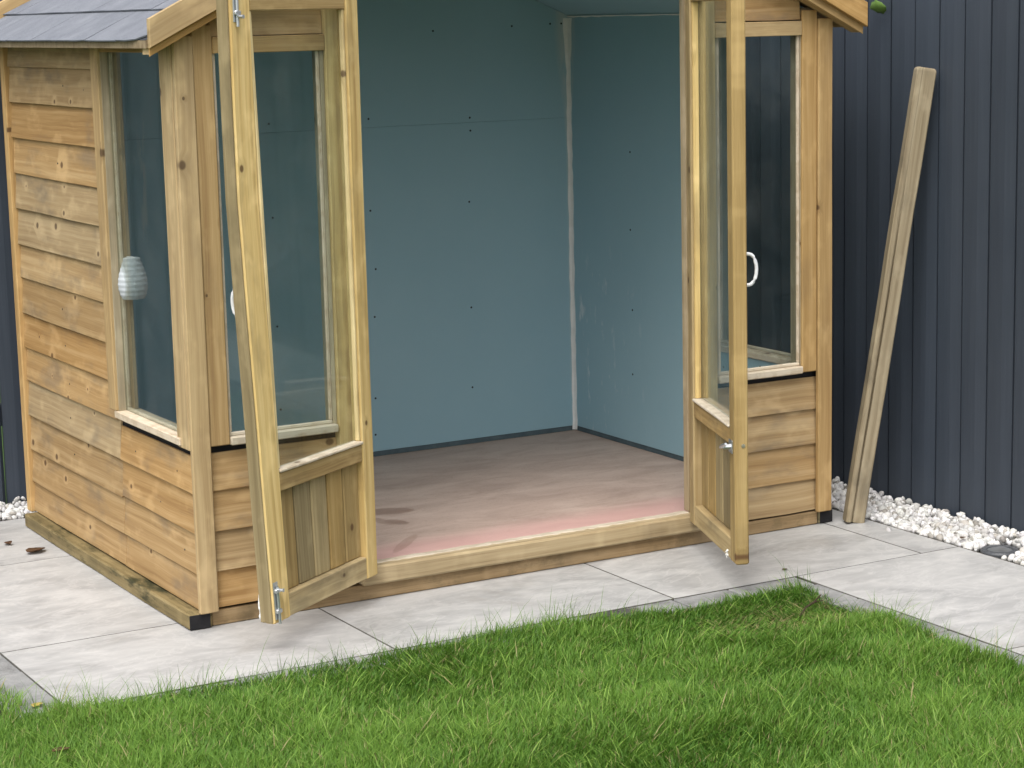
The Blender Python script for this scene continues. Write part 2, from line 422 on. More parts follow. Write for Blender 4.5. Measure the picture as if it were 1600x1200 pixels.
# ------------------------------------------------------------------ mesh helpers
class MB:
    """collects pieces; every vertex keeps the coordinates of its own piece (wc) and the piece's random number (wr)"""
    def __init__(self, xf=None):
        self.v, self.f, self.wc, self.wr = [], [], [], []
        self.xf = xf
    def rings(self, rings, local, seed=None, caps=True):
        base = len(self.v)
        off = (rnd.random() * 40, rnd.random() * 40, rnd.random() * 40)
        wr = rnd.random() if seed is None else seed
        n = len(rings[0])
        for rg, lc in zip(rings, local):
            for p, l in zip(rg, lc):
                self.v.append(tuple(self.xf(p)) if self.xf else tuple(p))
                self.wc.append((l[0] + off[0], l[1] + off[1], l[2] + off[2]))
                self.wr.append(wr)
        for i in range(len(rings) - 1):
            for j in range(n):
                a, b = base + i * n + j, base + i * n + (j + 1) % n
                self.f.append((a, b, b + n, a + n))
        if caps:
            self.f.append(tuple(base + j for j in range(n))[::-1])
            self.f.append(tuple(base + (len(rings) - 1) * n + j for j in range(n)))
    def sweep(self, O, ex, ey, ez, sec, L, bev=0.002, seed=None, inset=None, segs=1, wob=0.0):
        """sec: outline (y,z) swept along ex; ends bevelled"""
        O, ex, ey, ez = Vector(O), Vector(ex), Vector(ey), Vector(ez)
        cy = sum(s[0] for s in sec) / len(sec)
        cz = sum(s[1] for s in sec) / len(sec)
        sy = max(abs(s[0] - cy) for s in sec) or 1
        sz = max(abs(s[1] - cz) for s in sec) or 1
        def shr(s, b):
            return (cy + (s[0] - cy) * max(0.3, 1 - b / sy), cz + (s[1] - cz) * max(0.3, 1 - b / sz))
        xs = [(0, bev)] + [(bev + (L - 2 * bev) * i / segs, 0) for i in range(segs + 1)] + [(L, bev)]
        R, Lc = [], []
        for x, b in xs:
            dy, dz = (rnd.uniform(-wob, wob), rnd.uniform(-wob, wob)) if wob else (0, 0)
            pts = [shr(s, b) for s in sec] if b else sec
            R.append([O + ex * x + ey * (p[0] + dy * 0.5) + ez * (p[1] + dz) for p in pts])
            Lc.append([(x, p[0], p[1]) for p in pts])
        self.rings(R, Lc, seed)
    def box(self, x0, x1, y0, y1, z0, z1, bev=0.002, grain=None, seed=None, segs=1, wob=0.0):
        lo, hi = (x0, y0, z0), (x1, y1, z1)
        d = [hi[i] - lo[i] for i in range(3)]
        o = sorted(range(3), key=lambda i: -d[i])
        if grain is not None:
            g = 'xyz'.index(grain)
            o = [g] + [i for i in o if i != g]
        g, w, t = o
        E = [Vector((1, 0, 0)), Vector((0, 1, 0)), Vector((0, 0, 1))]
        b = min(bev, d[t] * 0.3)
        T, W = d[t], d[w]
        sec = [(b, 0), (T - b, 0), (T, b), (T, W - b), (T - b, W), (b, W), (0, W - b), (0, b)]
        self.sweep(lo, E[g], E[t], E[w], sec, d[g], b, seed, segs=segs, wob=wob)
    def tube(self, pts, r, n=8, seed=None):
        R, Lc = [], []
        pts = [Vector(p) for p in pts]
        up0 = Vector((0, 0, 1))
        x = 0
        for i, p in enumerate(pts):
            t = (pts[min(i + 1, len(pts) - 1)] - pts[max(i - 1, 0)]).normalized()
            a = t.cross(up0 if abs(t.z) < 0.9 else Vector((1, 0, 0))).normalized()
            b = t.cross(a)
            rr = r[i] if isinstance(r, (list, tuple)) else r
            R.append([p + (a * math.cos(2 * math.pi * k / n) + b * math.sin(2 * math.pi * k / n)) * rr for k in range(n)])
            if i: x += (p - pts[i - 1]).length
            Lc.append([(x, rr * math.cos(2 * math.pi * k / n), rr * math.sin(2 * math.pi * k / n)) for k in range(n)])
        self.rings(R, Lc, seed)
    def lathe(self, c, prof, n=24, axis=(0, 0, 1)):
        """prof: (radius, height) pairs along axis"""
        c, az = Vector(c), Vector(axis).normalized()
        ax = az.cross(Vector((0, 0, 1)) if abs(az.z) < 0.9 else Vector((1, 0, 0))).normalized()
        ay = az.cross(ax)
        R = [[c + az * h + (ax * math.cos(2 * math.pi * k / n) + ay * math.sin(2 * math.pi * k / n)) * r for k in range(n)] for r, h in prof]
        self.rings(R, [[tuple(p) for p in rg] for rg in R])
    def build(self, name, mat, parent=None, smooth=False):
        import bmesh
        me = bpy.data.meshes.new(name)
        me.from_pydata(self.v, [], self.f)
        bm = bmesh.new(); bm.from_mesh(me)
        bmesh.ops.recalc_face_normals(bm, faces=bm.faces)
        bm.to_mesh(me); bm.free()
        a = me.attributes.new('wc', 'FLOAT_VECTOR', 'POINT')
        a.data.foreach_set('vector', np.array(self.wc, dtype=np.float32).ravel())
        a = me.attributes.new('wr', 'FLOAT', 'POINT')
        a.data.foreach_set('value', np.array(self.wr, dtype=np.float32))
        if smooth:
            me.polygons.foreach_set('use_smooth', [True] * len(me.polygons))
        me.materials.append(M[mat])
        o = bpy.data.objects.new(name, me)
        COL.objects.link(o)
        if parent is not None:
            o.parent = parent
            o.matrix_parent_inverse = Matrix.Translation(-world_loc(parent))
        return o

def world_loc(o):
    l = Vector(o.location)
    if o.parent is not None:
        l = l + world_loc(o.parent) + o.matrix_parent_inverse.to_translation()
    return l

def tag(o, label=None, cat=None, group=None, kind=None):
    if label: o['label'] = label
    if cat: o['category'] = cat
    if group: o['group'] = group
    if kind: o['kind'] = kind
    return o

def empty(name, loc=(0, 0, 0), parent=None):
    o = bpy.data.objects.new(name, None)
    o.location = loc
    o.empty_display_size = 0.1
    COL.objects.link(o)
    if parent is not None:
        o.parent = parent
        o.location = Vector(loc) - world_loc(parent)
    return o

def one(name, mat, parent, *a, xf=None, **k):
    b = MB(xf)
    b.box(*a, **k)
    return b.build(name, mat, parent)

# ------------------------------------------------------------------ ground, patio, edging
g = MB()
g.rings([[(-120, -120, -0.05), (120, -120, -0.05), (120, 120, -0.05), (-120, 120, -0.05)],
         [(-120, -120, -0.045), (120, -120, -0.045), (120, 120, -0.045), (-120, 120, -0.045)]],
        [[(0, 0, 0)] * 4] * 2)
tag(g.build('ground', 'turf'), kind='structure')
g = MB()
g.box(-3.2, 1.70, -4.2, -0.56, -0.044, -0.022, bev=0.001)
g.box(-3.2, -0.66, -0.558, 2.4, -0.044, -0.023, bev=0.001)
tag(g.build('lawn_soil', 'soil'), kind='structure')

bed = MB()
bed.box(-0.567, 2.42, -0.5, 1.70, -0.046, -0.0012, bev=0.001)
bed.box(1.76, 2.42, -9.0, -0.501, -0.046, -0.0014, bev=0.001)
bed.box(2.421, 2.70, -9.0, 2.0, -0.046, -0.02, bev=0.001)
bed.box(-3.0, 2.42, 1.701, 2.0, -0.046, -0.02, bev=0.001)
pave = tag(bed.build('pavement', 'grout'), kind='structure')
J = 0.0035
def slab(x0, x1, y0, y1):
    b = MB()
    dz = rnd.uniform(-0.0012, 0.0012)
    b.box(x0 + J, x1 - J, y0 + J, y1 - J, -0.03, 0.0 + dz * 0.3, bev=0.0006, grain='x')
    # slab coordinates: x along, y across
    b.wc = [(c[0], c[2], c[1]) for c in b.wc]
    return b.build('slab', 'slab', pave)
for x0, x1 in ((-0.567, 0.375), (0.375, 1.305), (1.305, 2.258)):
    slab(x0, x1, -0.5, 0.096)
for y0, y1 in ((0.096, 1.066), (1.066, 1.695)):
    slab(-0.567, 0.03, y0, y1)
for y0, y1 in ((-0.5, 0.44), (0.44, 1.38)):
    slab(2.258, 2.412, y0, y1)
for y0, y1 in ((-1.44, -0.5), (-2.38, -1.44), (-3.32, -2.38), (-4.26, -3.32), (-5.2, -4.26), (-6.14, -5.2), (-7.08, -6.14), (-8.02, -7.08), (-8.96, -8.02)):  # far slabs are unseen, added so the panes reflect pale paving
    slab(1.76, 2.412, y0, y1)

ed = MB()
ed.box(-0.70, 1.758, -0.603, -0.5, -0.047, -0.022, bev=0.001)
ed.box(1.655, 1.758, -4.2, -0.604, -0.047, -0.022, bev=0.001)
ed.box(-0.70, -0.569, -0.499, 2.2, -0.047, -0.022, bev=0.001)
edging = tag(ed.build('edging', 'grout'), kind='structure')
def sett(x0, x1, y0, y1):
    b = MB()
    j = 0.003
    dz = rnd.uniform(-0.002, 0.001)
    b.box(x0 + j, x1 - j, y0 + j, y1 - j, -0.03, -0.0025 + dz, bev=0.0022, wob=0.0006)
    b.build('edging_stone', 'sett', edging)
x = -0.70
while x < 1.7:
    x1 = min(x + 0.2, 1.758)
    if 1.758 - x1 < 0.06: x1 = 1.758
    sett(x, x1, -0.602, -0.4945)
    x = x1
y = -0.602
while y > -3.4:
    sett(1.657, 1.7645, y - 0.2, y)
    y -= 0.2
y = -0.5
while y < 2.1:
    sett(-0.70, -0.5625, y, y + 0.2)
    y += 0.2

# ------------------------------------------------------------------ fences
def fence(name, axis, c, a0, a1, first, label):
    """boards stand in the plane x=c (axis y) or y=c (axis x)"""
    root = tag(empty(name, (c, 0, 0) if axis == 'y' else (0, c, 0)), label, 'fence')
    step = 0.1253
    k0 = math.ceil((a0 - first) / step)
    a = first + k0 * step
    while a < a1:
        b = MB()
        w = step - 0.0045
        T = 0.018
        push = rnd.uniform(0.0, 0.002)
        lean = rnd.uniform(-0.0015, 0.0015)
        h = 1.86
        ch = 0.0035
        sec = [(0, 0), (T - 0.009, 0), (T - 0.001, 0.045), (T, 0.07), (T, w - 0.013), (T - 0.010, w), (0, w)]
        z0 = 0.0 + rnd.uniform(-0.015, 0.005)
        if axis == 'y':     # front faces -x
            b.sweep((c + T + push, a + lean, z0), (0, 0, 1), (-1, 0, 0), (0, 1, 0), sec, h, 0.002, segs=3, wob=0.0012)
        else:               # front faces -y
            b.sweep((a + lean, c + T + push, z0), (0, 0, 1), (0, -1, 0), (1, 0, 0), sec, h, 0.002, segs=3, wob=0.0012)
        b.build('board', 'fence', root)
        a += step
    for q in range(int((a1 - a0) / 1.8) + 1):  # unseen sheets added to block daylight so the board joints look dark
        b0, b1 = a0 + q * 1.8, min(a0 + (q + 1) * 1.8 - 0.002, a1)
        if axis == 'x':
            if b0 < GAP < b1:               # daylight shows through one joint
                one('added_backing', 'fence', root, b0, GAP - 0.005, c + 0.0225, c + 0.0238, 0.0, 1.85, bev=0.0003)
                b0 = GAP + 0.005
            one('added_backing', 'fence', root, b0, b1, c + 0.0225, c + 0.0238, 0.0, 1.85, bev=0.0003)
        else:
            one('added_backing', 'fence', root, c + 0.0225, c + 0.0238, b0, b1, 0.0, 1.85, bev=0.0003)
    for z in (0.3, 0.95, 1.6):
        if axis == 'y':
            one('rail', 'fence', root, c + 0.024, c + 0.062, a0, a1, z, z + 0.08)
        else:
            one('rail', 'fence', root, a0, a1, c + 0.024, c + 0.062, z, z + 0.08)
    k = a0
    while k < a1:
        if axis == 'y':
            one('post', 'fence', root, c + 0.063, c + 0.153, k, k + 0.09, -0.04, 1.86)
        else:
            one('post', 'fence', root, k, k + 0.09, c + 0.063, c + 0.153, -0.04, 1.86)
        k += 1.8
    # gravel board behind the boards' feet closes the gap under them
    return root
FX = 2.632
GAP = -0.007
fence('fence', 'y', FX, -9.0, 1.86, 0.011, 'dark slate painted board fence at the right, with a timber post leaning on it')  # far run is unseen, lengthened for its dark reflection in the glass
fence('fence', 'x', 1.885, -2.4, 2.62, GAP + 0.0035, 'dark slate painted board fence behind the summerhouse, glimpsed at the left edge')

# ------------------------------------------------------------------ summerhouse
W, D, H = 2.263, 1.609, 1.665
SH = tag(empty('summerhouse', (W / 2, D / 2, 0)), 'pine summerhouse with both glazed doors open and blue plasterboard inside', 'summerhouse')
ROWS = [0.05] + [0.154 + 0.12 * k for k in range(13)]        # bottom edges of the cladding rows
def clad(parent, axis, a0, a1, plane, out, z0, z1, name='board'):
    """one overlap board: thick lower edge at the plane, thin top tucked under the next"""
    b = MB()
    e = 0.0015
    drop = rnd.uniform(-0.003, 0.003)
    z0 = z0 + drop
    bot = rnd.uniform(-0.001, 0.0015)
    h = z1 + 0.011 - z0
    sec = [(-0.010, 0), (bot - e, 0), (bot, e), (-0.0105, h), (-0.0165, h)]
    if axis == 'y':
        b.sweep((plane, a0, z0), (0, 1, 0), (out, 0, 0), (0, 0, 1), sec, a1 - a0, 0.0015, segs=3, wob=0.0012)
    else:
        b.sweep((a0, plane, z0), (1, 0, 0), (0, out, 0), (0, 0, 1), sec, a1 - a0, 0.0015, segs=3, wob=0.0012)
    return b.build(name, 'clad', parent)

SZ0, SZ1 = 0.530, 0.554       # window sills
HZ = 1.648                    # window head
# --- base
one('bearer', 'bearer', SH, -0.042, 0.030, -0.006, 1.56, 0.001, 0.047, bev=0.004, segs=4, wob=0.002)
one('bearer', 'bearer', SH, 2.235, 2.292, 0.002, 1.56, 0.001, 0.047, bev=0.004)
one('bearer', 'plinth', SH, 0.034, 2.231, 0.004, 0.055, 0.001, 0.047, bev=0.003, segs=4, wob=0.001)
e1 = one('bearer_end', 'near_black', SH, -0.040, 0.024, -0.0085, -0.0062, 0.003, 0.045, bev=0.0008)
one('bearer_end', 'near_black', SH, 2.238, 2.2905, -0.001, 0.0018, 0.003, 0.045, bev=0.0008)
one('floor', 'floor', SH, 0.03, 2.235, 0.035, 1.57, 0.05, 0.085, bev=0.001)

# --- side walls (left one in view; the right one mirrors it)
def side_wall(mir):
    fx = (lambda a, b: (W - b, W - a)) if mir else (lambda a, b: (a, b))
    out = 1 if mir else -1
    pl = W if mir else 0.0
    bk = MB()
    bk.box(*fx(0.017, 0.044), 0.60, 1.575, 0.052, H, bev=0.001)
    bk.box(*fx(0.017, 0.044), 0.03, 0.599, 0.052, SZ0 - 0.001, bev=0.001)
    bk.box(*fx(0.017, 0.044), 0.03, 0.599, HZ + 0.004, H, bev=0.001)
    wall = bk.build('side_wall', 'near_black', SH)
    for k, z in enumerate(ROWS):
        z1 = ROWS[k + 1] if k + 1 < len(ROWS) else H + 0.01
        a0 = 0.637 if z < 0.5 else 0.652
        clad(wall, 'y', a0, 1.576, pl, out, z, z1)
    for k in range(4):
        z1 = ROWS[k + 1] if k < 3 else 0.488
        clad(wall, 'y', 0.002, 0.633, pl, out, ROWS[k], z1)
    for k, (yy, z) in enumerate(((1.13, 0.69), (1.11, 0.565), (1.12, 0.45), (1.10, 0.33), (1.14, 0.81), (1.10, 1.29), (0.80, 1.53), (1.0, 1.54), (0.15, 0.44), (0.30, 0.32), (0.12, 0.21), (0.50, 0.44))):
        nb_ = MB()
        nb_.lathe((pl + out * -0.004, yy, z), [(0.001, -0.004), (0.0032, 0.0), (0.0032, 0.0006), (0.001, 0.001)], 7, (out, 0, 0))
        nb_.build('nail', 'screw', wall)
    # rear corner trim
    one('corner_trim', 'trim', SH, *fx(-0.012, 0.016), 1.578, 1.622, 0.045, H, bev=0.003)
    # window
    wf = MB()
    wf.box(*fx(-0.012, 0.052), 0.586, 0.598, SZ1, HZ, bev=0.001)
    wf.box(*fx(0.001, 0.052), 0.083, 0.095, SZ1, HZ, bev=0.001)
    wf.box(*fx(0.001, 0.052), 0.083, 0.598, HZ + 0.0005, HZ + 0.02, bev=0.001)
    win = wf.build('window', 'jamb', SH)
    one('sill', 'bare', win, *fx(-0.019, 0.062), 0.062, 0.612, SZ0, SZ1, bev=0.003, segs=3, wob=0.0008)
    one('pane', 'glass', win, *fx(0.010, 0.014), 0.0955, 0.5855, SZ1 + 0.001, HZ - 0.001, bev=0.0005)
    one('trim', 'trim', win, *fx(-0.022, 0.0005), 0.588, 0.651, SZ1 + 0.001, H + 0.006, bev=0.003, segs=3, wob=0.001)
    one('trim', 'trim', win, *fx(-0.012, 0.0005), 0.001, 0.094, SZ1 - 0.03, H + 0.006, bev=0.003, segs=3, wob=0.001)
    one('head', 'trim', win, *fx(-0.014, 0.0005), 0.095, 0.5875, HZ, H + 0.006, bev=0.002)
    # beads that hold the glass
    one('bead', 'bare', win, *fx(0.0142, 0.024), 0.574, 0.5855, SZ1 + 0.011, HZ - 0.001, bev=0.002)
    one('bead', 'bare', win, *fx(0.0142, 0.024), 0.0955, 0.107, SZ1 + 0.011, HZ - 0.001, bev=0.002)
    one('bead', 'bare', win, *fx(0.0142, 0.024), 0.0955, 0.5855, SZ1 + 0.0005, SZ1 + 0.0105, bev=0.002)
    return win
side_wall(False)
side_wall(True)

# --- front wall: left and right bays
def front_bay(mir):
    fx = (lambda a, b: (W - b, W - a)) if mir else (lambda a, b: (a, b))
    bk = MB()
    bk.box(*fx(0.046, 0.50), 0.017, 0.044, 0.052, SZ0 - 0.001, bev=0.001)
    wall = bk.build('front_wall', 'near_black', SH)
    for k in range(4):
        z1 = ROWS[k + 1] if k < 3 else 0.494
        clad(wall, 'x', *fx(0.030, 0.452), 0.0, -1, ROWS[k] + 0.006, z1 + 0.004)
    one('corner_trim', 'trim', SH, *fx(-0.010, 0.048), -0.020, -0.002, 0.047, 1.694, bev=0.003, segs=4, wob=0.0012)
    wf = MB()
    wf.box(*fx(0.098, 0.110), -0.002, 0.052, SZ1, HZ, bev=0.001)
    wf.box(*fx(0.440, 0.452), -0.002, 0.052, SZ1, HZ, bev=0.001)
    wf.box(*fx(0.098, 0.452), -0.002, 0.052, HZ + 0.0005, HZ + 0.02, bev=0.001)
    win = wf.build('window', 'jamb', SH)
    one('trim', 'trim', win, *fx(0.0485, 0.109), -0.013, -0.0005, SZ1 - 0.022, 1.722, bev=0.003, segs=3, wob=0.001)
    one('sill', 'bare', win, *fx(0.110, 0.4495), -0.020, 0.062, SZ0, SZ1, bev=0.003, segs=3, wob=0.0008)
    one('pane', 'glass', win, *fx(0.1105, 0.4395), 0.010, 0.014, SZ1 + 0.001, HZ - 0.001, bev=0.0005)
    one('head', 'trim', win, *fx(0.1095, 0.452), -0.013, -0.0025, HZ - 0.006, HZ + 0.040, bev=0.002, segs=2, wob=0.0008)
    one('bead', 'bare', win, *fx(0.1105, 0.121), 0.0005, 0.0095, SZ1 + 0.0115, HZ - 0.001, bev=0.002)
    one('bead', 'bare', win, *fx(0.429, 0.4395), 0.0005, 0.0095, SZ1 + 0.0115, HZ - 0.001, bev=0.002)
    one('bead', 'bare', win, *fx(0.1105, 0.4395), 0.0002, 0.0095, SZ1 + 0.0005, SZ1 + 0.011, bev=0.002)
    # door post with its rebate
    one('door_post', 'door', SH, *fx(0.4525, 0.528), -0.014, 0.058, 0.108, 1.86, bev=0.003, segs=4, wob=0.001)
    one('door_stop', 'jamb', SH, *fx(0.5285, 0.542), 0.030, 0.058, 0.108, 1.86, bev=0.002)
    return win
front_bay(False)
front_bay(True)
# boards of the gable above the window heads
gab = MB()
gab.box(0.05, 0.4515, 0.017, 0.044, 1.672, 1.73, bev=0.001)
gab.box(W - 0.4515, W - 0.05, 0.017, 0.044, 1.672, 1.73, bev=0.001)
gab.box(0.45, W - 0.45, 0.017, 0.044, 1.935, 1.99, bev=0.001)
gw = gab.build('gable_wall', 'inside', SH)
for (z0, z1) in ((1.689, 1.80), (1.80, 1.92), (1.92, 2.04), (2.04, 2.16), (2.16, 2.24)):
    hw = W / 2 - max(0.0, (z0 + 0.05 - 1.70) / 0.5) - 0.03
    for (a, b) in (((W / 2 - hw, 0.4515), (W - 0.4515, W / 2 + hw)) if z0 < 1.85 else ((W / 2 - hw, W / 2 + hw),)):
        if b - a > 0.06:
            clad(gw, 'x', a, b, -0.001, -1, z0, z1)
one('door_head', 'door', SH, 0.4525, W - 0.4525, -0.014, 0.058, 1.862, 1.93, bev=0.003)
one('threshold', 'sill', SH, 0.512, 1.752, -0.017, 0.045, 0.049, 0.1065, bev=0.006, segs=6, wob=0.0012)
thr = MB()                                                     # worn, splintered inner edge of the threshold
R, Lc = [], []
n = 60
for i in range(n + 1):
    xx = 0.55 + (1.712 - 0.55) * i / n
    a, b = 0.016 + rnd.uniform(-0.005, 0.004), 0.046
    zt = 0.1085 + rnd.uniform(-0.0008, 0.0012)
    R.append([Vector((xx, a, 0.1063)), Vector((xx, b, 0.100)), Vector((xx, b, zt)), Vector((xx, a + 0.004, zt))])
    Lc.append([(xx, 0, 0), (xx, 0.03, 0), (xx, 0.03, 0.01), (xx, 0, 0.01)])
thr.rings(R, Lc)
thr.build('worn_edge', 'bare', SH)

# --- back wall
bk = MB()
bk.box(0.05, W - 0.05, 1.566, 1.592, 0.052, H, bev=0.001)
bw = bk.build('back_wall', 'near_black', SH)
for k, z in enumerate(ROWS):
    z1 = ROWS[k + 1] if k + 1 < len(ROWS) else H + 0.01
    clad(bw, 'x', 0.02, W - 0.02, D, 1, z, z1)

# --- plasterboard lining with its screws
LX0, LX1, LY = 0.058, 2.209, 1.548
FZ = 0.0855
CZ = 1.722
def screw(parent, p, ax):
    b = MB()
    b.lathe(p, [(0.0012, -0.004), (0.0042, -0.0006), (0.0042, 0.0004), (0.003, 0.0008)], 8, ax)
    b.build('screw', 'screw', parent)
panel = one('lining_panel', 'pb_back', SH, LX0, LX1, LY, LY + 0.0125, FZ + 0.020, 1.3278, bev=0.0005, grain='x')
up = MB()
ridge = CZ + 0.43 * (LX1 - W / 2)
sec = [(LX0, 1.3285), (LX1, 1.3285), (LX1, CZ - 0.002), (W / 2, ridge - 0.004), (LX0, CZ - 0.002)]
up.rings([[Vector((a, LY, z)) for a, z in sec], [Vector((a, LY + 0.0125, z)) for a, z in sec]], [[(a, 0, z) for a, z in sec]] * 2)
panel2 = up.build('lining_panel', 'pb_back', SH)
for (a, z) in ((1.755, 1.027), (1.752, 0.62), (1.748, 0.308), (1.338, 0.62), (1.335, 1.02), (1.33, 0.31), (1.349, 0.80), (1.325, 0.17), (1.768, 1.297), (0.94, 0.62), (0.94, 1.02), (0.94, 0.31)):
    screw(panel, (a, LY, z), (0, -1, 0))
for (a, z) in ((1.767, 1.346), (1.62, 1.675), (1.96, 1.685), (2.13, 1.69), (2.18, 1.69), (1.34, 1.36), (1.28, 1.67), (0.94, 1.36)):
    screw(panel2, (a, LY, z), (0, -1, 0))
def side_lining(mir, mat):
    x0, x1 = (LX1 + 0.0005, LX1 + 0.013) if mir else (LX0 - 0.013, LX0 - 0.0005)
    b = MB()
    b.box(x0, x1, 0.62, LY + 0.012, FZ + 0.020, CZ, bev=0.0008, grain='y')
    b.box(x0, x1, 0.064, 0.6195, FZ + 0.020, SZ0 - 0.002, bev=0.0008, grain='y')
    o = b.build('lining_panel', mat, SH)
    ax = (-1, 0, 0) if mir else (1, 0, 0)
    xx = LX1 if mir else LX0
    for (yy, z) in ((1.115, 1.212), (1.113, 0.616), (1.117, 0.369), (0.70, 0.62), (0.52, 0.475), (0.30, 0.505), (1.12, 0.92), (0.72, 1.2)):
        screw(o, (xx, yy, z), ax)
    return o
side_lining(True, 'pb_right')
side_lining(False, 'pb')
one('lining_panel', 'pb', SH, 0.064, 0.452, 0.0625, 0.075, FZ + 0.02, SZ0 - 0.002, bev=0.0008)
one('lining_panel', 'pb', SH, W - 0.452, W - 0.064, 0.0625, 0.075, FZ + 0.02, SZ0 - 0.002, bev=0.0008)
for mir in (0, 1):
    cl = MB()
    s = -1 if mir else 1
    xa = LX1 + 0.012 if mir else LX0 - 0.012
    za = CZ - 0.006
    xb, zb = W / 2, ridge
    cl.rings([[Vector((xa, y0, za)), Vector((xb, y0, zb)), Vector((xb, y0, zb + 0.0125)), Vector((xa, y0, za + 0.0125))] for y0 in (0.06, LY + 0.012)],
             [[(0, 0, 0), (1, 0, 0), (1, 0, .1), (0, 0, .1)], [(0, 1, 0), (1, 1, 0), (1, 1, .1), (0, 1, .1)]])
    cl.build('ceiling_panel', 'pb', SH)
# dark strips painted as the shadow gap under the sheets, filler run down the corner and under the ceiling
one('shadow_strip', 'shadow_strip', SH, LX0, LX1, LY + 0.004, LY + 0.012, FZ, FZ + 0.0195, bev=0.0005)
one('shadow_strip', 'shadow_strip', SH, LX1 + 0.005, LX1 + 0.012, 0.08, LY, FZ, FZ + 0.0195, bev=0.0005)
fb = MB()
R, Lc = [], []
for i in range(41):
    z = FZ + 0.004 + (CZ - 0.012 - FZ - 0.004) * i / 40
    wA, wB = 0.011 + rnd.uniform(-0.003, 0.003), 0.017 + rnd.uniform(-0.004, 0.004)
    if z > 1.5: wA += 0.012 * (z - 1.5) / 0.2; wB += 0.012 * (z - 1.5) / 0.2
    R.append([Vector((LX1 + 0.0003, LY - wB, z)), Vector((LX1 + 0.0003, LY - 0.0002, z)), Vector((LX1 - wA, LY - 0.0002, z)), Vector((LX1 - 0.004, LY - 0.004, z))])
    Lc.append([(z, 0, 0)] * 4)
fb.rings(R, Lc)
fb.build('corner_filler', 'filler', SH)
fb = MB()
R, Lc = [], []
for i in range(21):
    y = 0.66 + (LY - 0.66) * i / 20
    w = 0.005 + rnd.uniform(-0.002, 0.002)
    R.append([Vector((LX1 - 0.0003, y, CZ - 0.004 - w)), Vector((LX1 - 0.0003, y, CZ - 0.006)), Vector((LX1 - w, y, CZ - 0.004))])
    Lc.append([(y, 0, 0)] * 3)
fb.rings(R, Lc)
fb.build('corner_filler', 'filler', SH)

# --- roof: boards, felt shingles, barge boards
PIT = 0.5
RZ0 = 1.652                                       # underside at x=-0.1
def rz(x, up=0.0):                                # height of the roof's underside above x (left slope)
    return RZ0 + PIT * (x + 0.1) + up
cs = 1 / math.sqrt(1 + PIT * PIT)
YF, YB = -0.062, 1.735
deck = MB()
for mir in (0, 1):
    f = (lambda a: W - a) if mir else (lambda a: a)
    xa, xb = -0.102, W / 2 - (0.0005 if not mir else -0.0005) * 0
    xb = W / 2 - 0.001
    deck.rings([[Vector((f(xa), y, rz(xa, 0.012))), Vector((f(xb), y, rz(xb, 0.012))), Vector((f(xb), y, rz(xb, 0.034))), Vector((f(xa), y, rz(xa, 0.034)))] for y in (YF, YB)],
               [[(0, 0, 0), (1.3, 0, 0), (1.3, 0.02, 0), (0, 0.02, 0)], [(0, 0, 1.8), (1.3, 0, 1.8), (1.3, 0.02, 1.8), (0, 0.02, 1.8)]])
roof = deck.build('roof', 'inside', SH)
